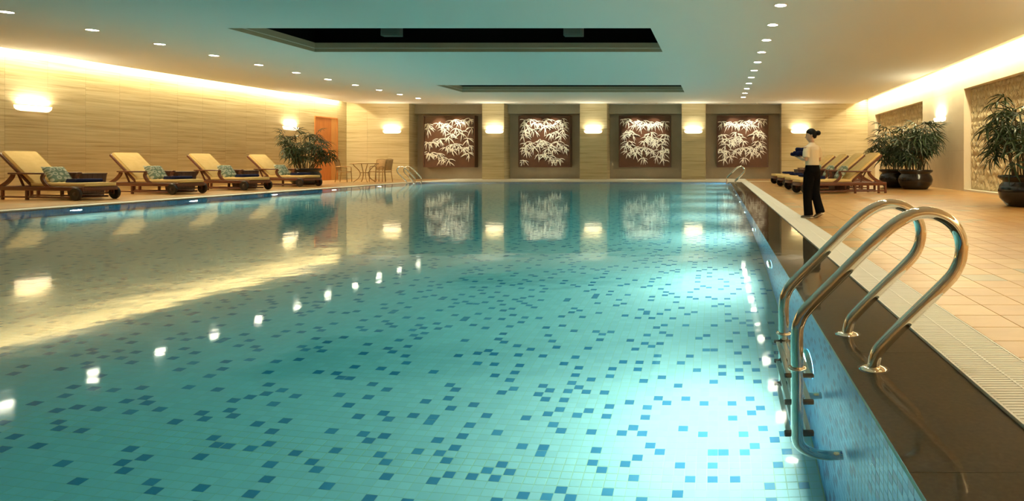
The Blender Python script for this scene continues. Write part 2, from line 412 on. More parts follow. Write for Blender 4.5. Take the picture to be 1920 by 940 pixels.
struct('trim_5', MB().box(CXR + .37, XWR, GYF, GYF + .12, -.01, .02).box(XWL, GXL, GYF, GYF + .1, -.01, .003), M['white'], 'pale kerb at the foot of the back wall')

# grates
def grate(name, label, x0, x1, y0, y1, pitch, along, ns):
    g = empty(name, (0, 0, 0)); g['kind'] = 'structure'; g['label'] = label
    if along == 'y':
        MB().box(x0, x1, y0, y1, -.5, -.035).build('channel_bed', M['channel'], g)
        for xa in (x0, x1 - .012): MB().box(xa, xa + .012, y0, y1, -.04, .001).build('edge_rail', M['slat'], g)
        n = int((y1 - y0) / pitch); ys = [y0 + pitch * (i + .5) for i in range(n)]
        cv = .35 if ns else .46
        sl = MB().box(x0 + .014, x1 - .014, -pitch * .36, pitch * .36, -.018, 0).mesh('slat', M['slat'])
        vis = [y for y in ys if y > 2.1][:ns]
        for y in vis: link('slat', sl, g, (0, y, 0))
        mb = MB(); vs = set(vis)
        for y in ys:
            if y not in vs: mb.box(x0 + .014, x1 - .014, y - pitch * cv, y + pitch * cv, -.018, 0)
        o = mb.build('slat_field', M['slat'], g); o['kind'] = 'stuff'
        xm = (x0 + x1) / 2; MB().box(xm - .006, xm + .006, y0, y1, -.02, .0015).build('centre_rib', M['slat'], g)
    else:
        MB().box(x0, x1, y0, y1, -.5, -.035).build('channel_bed', M['channel'], g)
        for ya in (y0, y1 - .012): MB().box(x0, x1, ya, ya + .012, -.04, .001).build('edge_rail', M['slat'], g)
        mb = MB(); n = int((x1 - x0) / pitch)
        for i in range(n): x = x0 + pitch * (i + .5); mb.box(x - pitch * .46, x + pitch * .46, y0 + .014, y1 - .014, -.018, 0)
        o = mb.build('slat_field', M['slat'], g); o['kind'] = 'stuff'
grate('trim_6', 'white slatted overflow grate between pool and right deck', CXR, GXR, CYN, CYF, .0285, 'y', 300)
grate('trim_7', 'white slatted overflow grate along the left deck', GXL, CXL, CYN, CYF, .06, 'y', 0)
grate('trim_8', 'white slatted overflow grate along the far pool edge', GXL, GXR, CYF, GYF, .06, 'x', 0)

# ------------------------------------------------------------------ walls
def slabs(parent, us, zs, frame, thick, m, name='stone_slab', g=.004):
    O, U, Nn = [Vector(a) for a in frame]; cache = {}
    rot = Matrix((U, Nn.cross(U) * 1.0, Nn)).transposed()
    for a, b in zip(us[:-1], us[1:]):
        for c, d in zip(zs[:-1], zs[1:]):
            w_, h_ = round(b - a - g, 4), round(d - c - g, 4)
            if (w_, h_) not in cache:
                cache[(w_, h_)] = MB().box(-w_ / 2, w_ / 2, -thick / 2, thick / 2, -h_ / 2, h_ / 2).mesh(name, m)
            ctr = O + U * ((a + b) / 2) + Nn * (thick / 2) + Vector((0, 0, (c + d) / 2))
            o = link(name, cache[(w_, h_)], parent, ctr)
            if abs(U.y) > .5: o.rotation_euler = (0, 0, PI / 2)
ZT = 4.9
zs6 = [0, .69, 1.38, 2.07, 2.76, 3.45, 4.14, ZT]
def divide(a, b, n): return [a + (b - a) * i / n for i in range(n + 1)]
# left wall, with the door opening at Y 30.75..32.6
wl = struct('wall_left', MB().box(XWL - .4, XWL - .02, YN, YB + 1.2, -.1, ZT), M['joint'], 'long travertine wall on the left')
ysl = [YN + (30.75 - YN) * i / 33 for i in range(34)]
slabs(wl, ysl, zs6, ((XWL - .02, 0, 0), (0, 1, 0), (1, 0, 0)), .02, M['trav'])
slabs(wl, [30.75, 32.62], [3.27, 4.14, ZT], ((XWL - .02, 0, 0), (0, 1, 0), (1, 0, 0)), .02, M['trav'])
slabs(wl, [32.62, YB], zs6, ((XWL - .02, 0, 0), (0, 1, 0), (1, 0, 0)), .02, M['trav'])
dr = empty('door_1', (XWL, 31.68, 0)); dr['kind'] = 'structure'; dr['label'] = 'tall orange wood door in the left wall'
MB().box(-.02, .03, -.93, -.87, 0, 3.27).box(-.02, .03, .87, .93, 0, 3.27).box(-.02, .03, -.87, .87, 3.21, 3.27).build('door_frame', M['doorw'], dr)
MB().box(-.02, .012, -.865, .38, .01, 3.2).build('door_leaf', M['doorw'], dr)
MB().box(-.02, .016, .39, .865, .01, 3.2).build('door_leaf', M['doorw2'], dr)
MB().tube([(.012, .3, 1.05), (.06, .3, 1.05), (.06, .18, 1.05)], .012).build('door_handle', M['steel_b'], dr)

# back wall
wb = struct('wall_back', MB().box(XWL - .4, XWR + .7, YB + .95, YB + 1.3, -.1, ZT), M['niche'], 'back wall with four deep niches between travertine piers')
NX = [(-16.79, -12.81), (-11.62, -7.49), (-6.01, -1.95), (-.64, 3.49)]
piers = [(XWL, NX[0][0], 3), (NX[0][1], NX[1][0], 1), (NX[1][1], NX[2][0], 1), (NX[2][1], NX[3][0], 1), (NX[3][1], XWR, 4)]
for a, b, n in piers:
    p = MB().box(a + .02, b - .02, YB + .02, YB + .95, -.05, ZT).build('pier_core', M['joint'], wb)
    slabs(wb, divide(a, b, n), zs6, ((0, YB + .02, 0), (1, 0, 0), (0, -1, 0)), .02, M['trav'])
    for xx, sgn in ((a, -1), (b, 1)):
        if XWL + .1 < xx < XWR - .1:
            for c, d in zip(zs6[:-1], zs6[1:]):
                x0, x1 = (xx - .0, xx + .02) if sgn < 0 else (xx - .02, xx)
                MB().box(x0, x1, YB + .021, YB + .95, c + .002, d - .002).build('stone_slab', M['trav'], wb)
for a, b in NX:
    MB().box(a, b, YB + .62, YB + .95, 3.62, ZT).build('niche_header', M['niche2'], wb)
    MB().box(a, b, YB + .3, YB + .62, ZC + .0, ZT).build('niche_soffit', M['ceil'], wb)

# right wall with two panelled niches
wr = struct('wall_right', MB().box(XWR + .32, XWR + .7, YN, YB + 1.2, -.1, ZT), M['cream'], 'cream stone wall on the right with carved panels')
RN = [(24.5, 31.9), (13.0, 20.4), (1.5, 8.9)]
segs = [(31.9, YB), (20.4, 24.5), (8.9, 13.0), (YN, 1.5)]
for a, b in segs:
    MB().box(XWR + .02, XWR + .32, a + .02, b - .02, -.05, ZT).build('pier_core', M['joint'], wr)
    slabs(wr, divide(a, b, max(1, round((b - a) / 1.37))), [0, 1.35, 2.05, 3.4, ZT], ((XWR + .02, 0, 0), (0, 1, 0), (-1, 0, 0)), .02, M['cream'])
    for yy, s in ((a, 1), (b, -1)):
        if YN < yy < YB:
            y0, y1 = (yy, yy + .02) if s > 0 else (yy - .02, yy)
            MB().box(XWR + .021, XWR + .32, y0, y1, 0, 3.4).build('niche_jamb', M['cream'], wr)
for a, b in RN:
    MB().box(XWR, XWR + .32, a, b, 3.4, ZT).build('niche_lintel', M['cream'], wr)
    MB().box(XWR + .0, XWR + .32, a, b, -.02, .06).build('niche_sill', M['white'], wr)
struct('wall_near', MB().box(XWL - .4, XWR + .7, YN - .3, YN, -.1, ZT), M['cream'], 'wall behind the camera')

# ------------------------------------------------------------------ ceiling with two coffers
CO = [(-11.55, -1.57, 14.45, 17.6), (-11.6, -1.5, 25.3, 27.9)]
cm = MB(); ys = [YN, CO[0][2], CO[0][3], CO[1][2], CO[1][3], YB + .64]
ysn = ys
cm.box(XCL, XCR, ys[0], ys[1], ZC, ZC + .12).box(XCL, XCR, ys[2], ys[3], ZC, ZC + .12).box(XCL, XCR, ys[4], YB, ZC, ZC + .12)
for (a, b, c, d) in CO: cm.box(XCL, a, c, d, ZC, ZC + .12).box(b, XCR, c, d, ZC, ZC + .12)
ce = struct('ceiling', cm, M['ceil'], 'pale ceiling with two dark rectangular coffers')
struct('ceiling_upper', MB().box(XWL - .4, XWR + .7, YN - .3, YB + 1.3, ZT, ZT + .2), M['ceil'], 'structural slab above the ceiling')
for k, (a, b, c, d) in enumerate(CO):
    r = empty('trim_9' if k == 0 else 'trim_10', ((a + b) / 2, (c + d) / 2, ZC)); r['kind'] = 'structure'
    r['label'] = 'dark rectangular coffer nearer the camera' if k == 0 else 'dark rectangular coffer nearer the back wall'
    hx, hy = (b - a) / 2, (d - c) / 2
    def frame_ring(z0, z1, ins, t, m, nm):
        MB().box(-hx - t, -hx + ins, -hy - t, hy + t, z0, z1).build(nm, m, r); MB().box(hx - ins, hx + t, -hy - t, hy + t, z0, z1).build(nm, m, r)
        MB().box(-hx + ins, hx - ins, hy - ins, hy + t, z0, z1).build(nm, m, r); MB().box(-hx + ins, hx - ins, -hy - t, -hy + ins, z0, z1).build(nm, m, r)
    frame_ring(.002, .095, .004, .02, M['lip'], 'lower_frame')
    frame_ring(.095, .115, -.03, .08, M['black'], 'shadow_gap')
    frame_ring(.115, .26, .03, .08, M['lip'], 'upper_frame')
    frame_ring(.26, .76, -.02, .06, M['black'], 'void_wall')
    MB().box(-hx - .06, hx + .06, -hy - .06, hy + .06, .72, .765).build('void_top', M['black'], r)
    if k == 0:
        for i, px in enumerate((740, 1078)):
            x = (px - 1345) / 65.3
            v = empty('vent_box', (x, d - .14, ZC + .42))
            tag(v, 'small grey box inside the nearer ceiling coffer, ' + ('left' if i == 0 else 'right') + ' one', 'vent', 'grey boxes in the ceiling coffer')
            MB().bbox(-.27, .27, -.1, .1, 0, .29, .012).build('housing', M['greybox'], v)
            MB().box(-.22, .22, -.108, -.1, .05, .25).build('cover', M['greybox'], v)
            MB().box(-.05, .05, .0, .1, .29, .3).build('bracket', M['greybox'], v)

# ------------------------------------------------------------------ coves
def cove(name, label, loc, rot, length, power, wid, tilt):
    o = empty(name, loc, rot); tag(o, label, 'cove light')
    MB().box(-length / 2, length / 2, -.05, .05, .0, .03).build('housing', M['trimw'], o)
    MB().tube([(-length / 2 + .05, 0, -.02), (length / 2 - .05, 0, -.02)], .018, 8).build('tube', M['cove'], o)
    area('cove_glow', (0, 0, -.06), (tilt, 0, 0), length, wid, power, WARM, o)
LL = YB - YN - .2
cove('cove_light', 'hidden warm light strip glowing along the top of the left wall', (XWL + .14, (YB + 13.7) / 2, ZC + .26), PI / 2, YB - 14.5 - .6, P_COVE_L, .12, R(0))
cove('cove_light', 'hidden warm light strip glowing along the top of the right wall', (XWR - .27, (YB + YN) / 2, ZC + .28), PI / 2, LL, P_COVE_R, .16, R(0))

# ------------------------------------------------------------------ downlights
def downlight(x, y, label, group):
    o = empty('downlight', (x, y, ZC)); tag(o, label, 'downlight', group)
    prof = [(.115, 0), (.115, -.012), (.135, -.012), (.14, 0)]
    mb = MB(); n = 20
    rings = [[(r * math.cos(2 * PI * j / n), r * math.sin(2 * PI * j / n), z) for j in range(n)] for r, z in prof]
    mb.loft(rings, False, 0, True); mb.build('ring', M['trimw'], o)
    MB().lathe([(.0001, -.008), (.115, -.008)], n, caps=False).build('lens', M['lampon'], o)
    spot('downlight_beam', (0, 0, -.03), (0, 0, 0), P_DOWN, WARMW, 115, o, 1.0, .08)
for k in range(0, 11):
    nth = ORD[10 - k]
    downlight(-14.9, 12.85 + 1.77 * k, 'round recessed downlight in the left row, %s from the back wall' % nth, 'downlights of the left ceiling row')
for k in range(-5, 11):  # unseen lamps nearest the camera are added to brighten deck and grate
    downlight(1.27, 12.3 + 1.77 * k, 'round recessed downlight in the right row, %s from the back wall' % ORD[10 - k], 'downlights of the right ceiling row')

# ------------------------------------------------------------------ wall sconces
def sconce(loc, rz, label):
    "front of the lamp looks along local -y"
    o = empty('wall_sconce', loc, rz); tag(o, label, 'wall lamp', 'uplighter wall lamps')
    n = 14; hw, dp = .5, .2
    outer = [(-hw + 2 * hw * i / n, -dp * math.sqrt(max(0, 1 - (2 * i / n - 1) ** 2)) - .005) for i in range(n + 1)]
    mb = MB()
    def ring(s, z): return [(x * s, y * s - .001, z) for x, y in outer] + [(hw * s, .0, z), (-hw * s, .0, z)]
    mb.loft([ring(.72, 0), ring(.88, .03), ring(.97, .08), ring(1, .16), ring(.96, .16), ring(.9, .06)], True, 0, True)
    soften(mb.build('glass_trough', M['sglass'], o), 50)
    MB().box(-.42, .42, -.03, 0, -.012, .02).build('wall_bracket', M['trimw'], o)
    area('sconce_glow', (0, -.10, .185), (PI, 0, 0), .8, .14, P_SCONCE, WARMW, o, 170)
sconce((XWL, 18.1, 2.46), PI / 2, 'glowing uplighter on the left travertine wall above the nearest lounger')
sconce((XWL, 29.0, 2.46), PI / 2, 'glowing uplighter on the left wall above the potted palm')
for x, lb in ((735, 'on the pier left of all bamboo panels'), (927, 'between the first and second bamboo panels'), (1112, 'between the two middle bamboo panels'),
              (1300, 'between the third and fourth bamboo panels'), (1500, 'behind the head of the attendant')):
    sconce(((x - 1345) * YB / F, YB, 2.50), 0, 'glowing uplighter on the back wall ' + lb)
sconce((XWR, 22.5, 2.42), -PI / 2, 'glowing uplighter on the right cream wall between the carved panels')
sconce((XWR, 10.95, 2.42), -PI / 2, 'uplighter on the right wall outside the frame nearer the camera')

# ------------------------------------------------------------------ underwater lamps
def pool_lamp(loc, rz, label, power):
    "faces local -x"
    o = empty('pool_lamp', loc, rz); tag(o, label, 'pool lamp', 'underwater pool lamps')
    Mx = Matrix.Rotation(-PI / 2, 4, 'Y')
    n = 24
    rings = [[(r * math.cos(2 * PI * j / n), r * math.sin(2 * PI * j / n), z) for j in range(n)] for r, z in [(.17, .0), (.17, .02), (.15, .035), (.125, .03)]]
    MB().loft(rings, False, 0, True, M=Mx).build('bezel', M['steel_b'], o)
    MB().lathe([(.126, .028), (.09, .034), (.0001, .038)], n, M=Mx, caps=False).build('lens', M['lens'], o)
    a = area('pool_lamp_glow', (-.06, 0, 0), (0, R(90 - 4), 0), .2, .2, power, COOL, o, 170, 'DISK')
for k in range(9):
    pool_lamp((PXR - .003, 4.19 + 3.05 * k, -1.12), 0, 'round underwater lamp in the right pool wall, %s from the near ladder' % ORD[k], P_POOL)
for k in range(3, 9):
    pool_lamp((PXL + .003, 4.35 + 2.97 * k, -.85), PI, 'round underwater lamp in the left pool wall, %s from the far end' % ORD[8 - k], P_POOL)

# ------------------------------------------------------------------ pool ladders
RAIL = [(.28, -.80), (.27, -.80)]
def ladder(loc, rz, label, name='pool_ladder'):
    "local x=0 at pool wall, +x towards the deck; rails in planes y=+-.3"
    o = empty(name, loc, rz); tag(o, label, 'ladder', 'chrome pool ladders')
    P = [(-.02, -.985), (-.10, -.985), (-.185, -.945), (-.235, -.86), (-.24, -.7), (-.24, -.3), (-.24, 0), (-.24, .16), (-.225, .225), (-.185, .285),
         (-.02, .45), (.15, .618), (.25, .70), (.34, .742), (.43, .742), (.51, .70), (.555, .63), (.56, .54), (.53, .46), (.47, .39), (.3, .225), (.2, .125), (.15, .065), (.132, 0), (.132, -.02)]
    for s in (-1, 1):
        rl = MB().tube(crom([(x, s * .3, z) for x, z in P], 5), .031, 14).build('rail', M['steel'], o)
        MB().lathe([(.034, .0), (.075, .0), (.078, .008), (.05, .018), (.034, .022)], 24, M=Matrix.Translation((.132, s * .3, -.024))).build('flange', M['steel'], rl)
        MB().lathe([(.033, -.006), (.046, -.006), (.046, .006), (.033, .006)], 20, M=Matrix.Translation((-.24, s * .3, -.012))).build('collar', M['steel'], rl)
    for z in (-.14, -.47, -.80):
        t = empty('step', (-.24, 0, z), 0, o)
        for i in range(4): MB().box(-.05 + i * .033, -.026 + i * .033, -.27, .27, -.012, .012).build('tread_bar', M['tread'], t)
        for s in (-1, 1):
            MB().bbox(-.06, .085, s * .275 - .014, s * .275 + .014, -.022, .022, .006).build('end_cap', M['cap'], t)
    return o
lad = ladder((PXR, 3.295, 0), 0, 'chrome pool ladder in the foreground at the right pool edge')
l2 = copy_tree(lad); l2.location = (PXR + .05, 28.3, 0); l2['label'] = 'small distant chrome ladder at the right far corner of the pool'
l3 = copy_tree(lad); l3.location = (PXL, 28.0, 0); l3.rotation_euler = (0, 0, PI); l3['label'] = 'small distant chrome ladder at the left far corner of the pool'

# ------------------------------------------------------------------ bamboo art panels
def leaf_pts(L_, W_, bend, ang, ox, oz):
    "curved lance leaf outline in x,z plane: centreline starts at ox,oz heading ang, bending"
    n = 5; a = ang; x, z = ox, oz; left = []; right = []
    wd = [.35, .9, 1.0, .75, .42, .03]
    for i in range(n + 1):
        nx, nz = -math.sin(a), math.cos(a); w_ = W_ * wd[i] / 2
        left.append((x + nx * w_, z + nz * w_)); right.append((x - nx * w_, z - nz * w_))
        a += bend / n; x += math.cos(a) * L_ / n; z += math.sin(a) * L_ / n
    return left, right
def add_leaf(mb, L_, W_, bend, ang, ox, oz, y0, y1, lim=None):
    l, r = leaf_pts(L_, W_, bend, ang, ox, oz)
    if lim:
        l = [(max(-lim, min(lim, x)), max(-lim, min(lim, z))) for x, z in l]; r = [(max(-lim, min(lim, x)), max(-lim, min(lim, z))) for x, z in r]
    n = len(l); vs = [(x, y0, z) for x, z in l + r] + [(x, y1, z) for x, z in l + r]
    fs = []
    for i in range(n - 1):
        fs += [(i, i + 1, n + i + 1, n + i), (i, 2 * n + i, 2 * n + i + 1, i + 1), (n + i + 1, 3 * n + i + 1, 3 * n + i, n + i)]
    mb.add(vs, fs, 0, False)
ART = [
 [(.05,.16),(.08,.26),(.30,.12),(.36,.20),(.46,.16),(.42,.27),(.60,.08),(.72,.10),(.84,.10),(.95,.05),(.66,.24),(.75,.33),(.55,.36),(.50,.43),(.92,.48),(.16,.52),(.30,.49),(.06,.56),(.60,.58),(.70,.60),(.45,.64),(.56,.68),(.82,.66),(.95,.62),(.92,.78),(.06,.76),(.15,.78),(.28,.79),(.36,.86),(.48,.92),(.97,.24)],
 [(.08,.08),(.22,.06),(.10,.17),(.30,.12),(.42,.12),(.56,.06),(.62,.15),(.50,.20),(.75,.12),(.88,.06),(.92,.14),(.08,.30),(.18,.27),(.28,.28),(.06,.40),(.62,.36),(.74,.30),(.90,.26),(.86,.38),(.42,.49),(.38,.56),(.50,.52),(.12,.57),(.20,.55),(.06,.66),(.28,.63),(.14,.72),(.64,.58),(.78,.54),(.88,.60),(.56,.66),(.70,.68),(.95,.66),(.40,.80),(.52,.78),(.60,.84),(.70,.90),(.80,.90),(.05,.93)],
 [(.06,.07),(.14,.06),(.36,.08),(.28,.16),(.42,.18),(.48,.10),(.55,.16),(.62,.14),(.72,.12),(.78,.16),(.93,.12),(.16,.30),(.08,.38),(.24,.34),(.62,.34),(.54,.42),(.50,.50),(.62,.48),(.70,.46),(.80,.48),(.90,.46),(.14,.52),(.08,.62),(.20,.60),(.26,.68),(.36,.64),(.44,.68),(.30,.76),(.16,.74),(.56,.68),(.70,.56),(.86,.60),(.64,.72),(.82,.72),(.90,.76),(.76,.84),(.88,.88),(.96,.68),(.46,.86),(.93,.36)],
]
ART.append([(1 - u, v) for u, v in ART[2]])
ARTX = [-14.82, -9.555, -4.01, 1.39]
sz = 2.86
artlab = ['dark bronze square panel with ivory bamboo leaves, leftmost of the four', 'dark bronze square panel with ivory bamboo leaves, second from the left',
          'dark bronze square panel with ivory bamboo leaves, third from the left', 'dark bronze square panel with ivory bamboo leaves behind the far right ladder']
for k in range(4):
    o = empty('bamboo_panel', (ARTX[k], YB + .9, 2.08)); tag(o, artlab[k], 'wall art', 'bamboo leaf panels in the niches')
    h = sz / 2
    MB().box(-h + .06, h - .06, -.40, .0, -h + .06, h - .06).build('backing_panel', M['bronze'], o)
    fr = MB()
    for q in ((-h, -h + .07, -h, h), (h - .07, h, -h, h), (-h + .07, h - .07, -h, -h + .07), (-h + .07, h - .07, h - .07, h)): fr.box(q[0], q[1], -.44, .02, q[2], q[3])
    fr.build('frame', M['bronze'], o)
    rnd = random.Random(40 + min(k, 2)); mir = -1 if k == 3 else 1
    for (u, v) in ART[k]:
        mb = MB(); cx = (u - .5) * (sz - .25); cz = (.5 - v) * (sz - .25)
        nl = rnd.choice((6, 7, 7, 8))
        for i in range(nl):
            t = i / (nl - 1) - .5 + rnd.uniform(-.07, .07)
            ang = -PI / 2 + t * R(215)
            ln = rnd.uniform(.30, .47); bd = -t * R(110)
            if mir < 0: ang = PI - ang; bd = -bd
            add_leaf(mb, ln, rnd.uniform(.032, .044), bd, ang, cx + mir * rnd.uniform(-.08, .08), cz + rnd.uniform(-.04, .12), -.42 - .004 * i, -.395, h - .075)
        mb.build('leaf_spray', M['leafart'], o)
# niche spotlights, two per niche in the soffit
for k, (a, b) in enumerate(NX):
    for s in (-1, 1):
        x = ARTX[k] + s * .75
        o = empty('niche_spotlight', (x, YB - .35, ZC)); tag(o, 'pinpoint ceiling spotlight before the %s bamboo panel, %s of its pair' % (ORD[k], 'left' if s < 0 else 'right'), 'spotlight', 'pinpoint niche spotlights')
        MB().lathe([(.03, 0), (.03, -.02), (.06, -.02), (.065, 0)], 14, caps=False).build('ring', M['trimw'], o)
        MB().lathe([(.0001, -.012), (.03, -.012)], 14, caps=False).build('lens', M['lampon'], o)
        d = Vector((ARTX[k] - x * 1.0 + s * .35, .80, -2.0))
        spot('niche_beam', (0, 0, -.04), d.to_track_quat('-Z', 'Y').to_euler(), P_NICHE * 2, WARMW, 62, o, .7, .03)

# carved stone panels in the right wall niches
for k, (a, b) in enumerate(RN[:2]):
    o = empty('carved_panel', (XWR + .31, (a + b) / 2, 0), PI / 2)
    tag(o, 'beige carved stone panel with leaf relief ' + ('behind the paired potted palms' if k == 0 else 'behind the palm at the right edge'), 'wall panel')
    W_ = b - a; us = divide(-W_ / 2, W_ / 2, 6); zz = [.06, 1.17, 2.28, 3.4]
    rnd = random.Random(9 + k)
    for i in range(6):
        for j in range(3):
            t = MB().box(us[i] + .003, us[i + 1] - .003, .0, .06, zz[j] + .003, zz[j + 1] - .003).build('panel_tile', M['goldback'], o)
            mb = MB(); w_ = us[i + 1] - us[i]; h_ = zz[j + 1] - zz[j]
            for p in range(5):
                for q in range(5):
                    cx = us[i] + w_ * (p + .5 + (.25 if q % 2 else -.15) + rnd.uniform(-.3, .3)) / 5; cz = zz[j] + h_ * (q + .3 + rnd.uniform(-.2, .2)) / 5; tl = rnd.uniform(-.4, .4)
                    for n_ in range(5):
                        tt = n_ / 4 - .5 + rnd.uniform(-.08, .08)
                        lx = rnd.uniform(.13, .2)
                        if us[i] + .16 < cx < us[i + 1] - .16 or n_ in (1, 2, 3):
                            add_leaf(mb, min(lx * 1.35, zz[j + 1] - cz), .03, -tt * 1.0, PI / 2 + tl + tt * R(120), cx, cz, .085, .055)
            mb.build('leaf_relief', M['goldleaf'], t)

# ------------------------------------------------------------------ sun loungers
def make_lounger():
    "local +x = foot end at 0, head at -2.8; y across"
    o = empty('sun_lounger')
    HW = .37
    for s in (-1, 1):
        y = s * HW
        MB().bbox(-2.82, -.02, y - .028, y + .028, .24, .345, .012).build('side_rail', M['wood'], o)
        MB().bbox(-2.80, -.30, y - .02, y + .02, .05, .095, .008).build('stretcher', M['wood'], o)
        for x in (-1.78, -2.56, -2.79): MB().bbox(x - .035, x + .035, y - .026, y + .026, 0, .26, .01).build('leg', M['wood'], o)
        # armrest, its swept front support and swept rear strut
        MB().bbox(-2.30, -1.22, y + s * .03 - .045, y + s * .03 + .045, .655, .70, .016).build('armrest', M['wood'], o)
        def plank(pts, wid, nm):
            rings = []
            P = crom([(x, 0, z) for x, z in pts], 5)
            for i, p in enumerate(P):
                a = P[max(i - 1, 0)]; b = P[min(i + 1, len(P) - 1)]; d = (b - a).normalized(); n = Vector((-d.z, 0, d.x)) * wid / 2
                rings.append([(p.x + n.x, y - .024, p.z + n.z), (p.x + n.x, y + .024, p.z + n.z), (p.x - n.x, y + .024, p.z - n.z), (p.x - n.x, y - .024, p.z - n.z)])
            m = MB(); m.loft(rings, True, 0, False); m.build(nm, M['wood'], o)
        plank([(-1.25, .66), (-1.30, .56), (-1.22, .43), (-1.05, .31)], .08, 'arm_support')
        plank([(-2.22, .66), (-2.28, .56), (-2.45, .42), (-2.72, .29)], .09, 'rear_strut')
        # backrest side bar
        MB().bbox(-1.30, 0, -.024, .024, -.035, .035, .01, M=Matrix.Translation((-1.68, y - s * .03, .37)) @ Matrix.Rotation(R(39), 4, 'Y')).build('backrest_bar', M['wood'], o)
        MB().bbox(-.62, 0, -.02, .02, -.02, .02, .006, M=Matrix.Translation((-1.95, y - s * .06, .28)) @ Matrix.Rotation(R(62), 4, 'Y')).build('prop_strut', M['wood'], o)
        # wheel
        wm = Matrix.Translation((-.17, s * .435, .165)) @ Matrix.Rotation(PI / 2, 4, 'X')
        wh = soften(MB().lathe([(.085, -.03), (.15, -.035), (.165, -.02), (.165, .02), (.15, .035), (.085, .03)], 26, M=wm).build('wheel', M['rubber'], o))
        soften(MB().lathe([(.0001, -.045), (.03, -.045), (.05, -.036), (.05, .036), (.03, .045), (.0001, .045)], 16, M=wm).build('hub', M['hub'], wh))
        MB().bbox(-.22, -.12, s * .385 - .012, s * .385 + .012, .14, .3, .006).build('wheel_bracket', M['wood'], o)
    MB().bbox(-.07, -.01, -HW, HW, .24, .345, .012).build('cross_bar', M['wood'], o)
    MB().bbox(-2.82, -2.76, -HW, HW, .24, .345, .012).build('cross_bar', M['wood'], o)
    MB().tube([(-.17, -.42, .165), (-.17, .42, .165)], .016, 8).build('axle', M['hub'], o)
    for i in range(9):
        x = -1.68 + i * .195
        MB().box(x, x + .07, -HW + .03, HW - .03, .33, .352).build('seat_slat', M['wood'], o)
    c = MB().bbox(-1.74, .0, -.36, .36, .352, .44, .035, seg=3).build('seat_cushion', M['cush'], o)
    for z in (.362, .43):
        pts = [(-1.72, -.345, z), (-.02, -.345, z), (-.006, -.33, z), (-.006, .33, z), (-.02, .345, z), (-1.72, .345, z)]
        MB().tube(pts, .008, 6).build('piping', M['piping'], c)
    MB_ = Matrix.Translation((-1.68, 0, .40)) @ Matrix.Rotation(R(39), 4, 'Y')
    c = MB().bbox(-1.26, .03, -.35, .35, .0, .10, .035, M=MB_, seg=3).build('back_cushion', M['cush'], o)
    MB().tube([(-.02, -.34, .09), (-1.22, -.34, .09), (-1.25, -.31, .09), (-1.25, .31, .09), (-1.22, .34, .09), (-.02, .34, .09)], .008, 6, M=MB_).build('piping', M['piping'], c)
    MB().bbox(-1.31, -1.25, -HW + .03, HW - .03, -.035, .035, .01, M=Matrix.Translation((-1.68, 0, .37)) @ Matrix.Rotation(R(39), 4, 'Y')).build('backrest_top_bar', M['wood'], o)
    return o
def pillow_mesh():
    n = 14; h = .27; mb = MB(); top = []; bot = []
    for j in range(n + 1):
        for i in range(n + 1):
            u, v = 2 * i / n - 1, 2 * j / n - 1
            pinch = 1 - .10 * (1 - u * u) * abs(v) ** 3 - .0
            x = u * h * (1 - .09 * (1 - v * v) * 0 - .08 * (1 - v * v) * abs(u) ** 4); y = v * h * (1 - .08 * (1 - u * u) * abs(v) ** 4)
            t = .10 * ((1 - u ** 4) * (1 - v ** 4)) ** .6
            top.append((x, y, t)); bot.append((x, y, -t))
    fs = []
    for j in range(n):
        for i in range(n):
            a = j * (n + 1) + i; fs.append((a, a + 1, a + n + 2, a + n + 1)); b = a + (n + 1) ** 2; fs.append((b, b + n + 1, b + n + 2, b + 1))
    mb.add(top + bot, fs, 0, True); me = mb.mesh('throw_pillow', M['pillow'])
    bm = bmesh.new(); bm.from_mesh(me); bmesh.ops.remove_doubles(bm, verts=bm.verts, dist=.0005); bm.to_mesh(me); bm.free(); return me
PIL = pillow_mesh()
def towel_mesh():
    mb = MB()
    for i in range(3): mb.bbox(-.17, .17, -.29 + .01 * i, .29 - .008 * i, .03 * i, .03 * i + .034, .014, seg=3)
    mb.tube([(.165, -.285, .05), (.165, .285, .05)], .045, 10)
    return mb.mesh('folded_towel', M['navy'])
TOW = towel_mesh()
def make_sidebox():
    o = empty('side_table')
    b, t, h = .25, .29, .63
    for k in range(4):
        Mx = Matrix.Rotation(k * PI / 2, 4, 'Z')
        n = 5
        for i in range(n):
            a0, a1 = -1 + 2 * i / n + .01, -1 + 2 * (i + 1) / n - .01
            MB().add([(a0 * b, -b, .03), (a1 * b, -b, .03), (a1 * t, -t, h), (a0 * t, -t, h), (a0 * b, -b + .025, .03), (a1 * b, -b + .025, .03), (a1 * t, -t + .025, h), (a0 * t, -t + .025, h)],
                     [(0, 1, 2, 3), (5, 4, 7, 6), (0, 3, 7, 4), (1, 5, 6, 2), (3, 2, 6, 7), (0, 4, 5, 1)], M=Mx).build('side_board', M['box'], o)
    MB().box(-b + .02, b - .02, -b + .02, b - .02, 0, .06).build('base', M['box'], o)
    MB().bbox(-t - .01, t + .01, -t - .01, t + .01, h, h + .035, .008).build('top_board', M['box'], o)
    return o
proto = make_lounger(); pbox = make_sidebox()
def place_pillow(o, lx, ly, label, group, yaw=0):
    # leaning against the back cushion
    p = bpy.data.objects.new('throw_pillow', PIL); C.objects.link(p)
    ml = Matrix.Translation((lx, ly, .63)) @ Matrix.Rotation(yaw, 4, 'Z') @ Matrix.Rotation(R(55), 4, 'Y')
    Mo = Matrix.Translation(o.location) @ Matrix.Rotation(o.rotation_euler.z, 4, 'Z')
    p.matrix_world = Mo @ ml; tag(p, label, 'pillow', group)
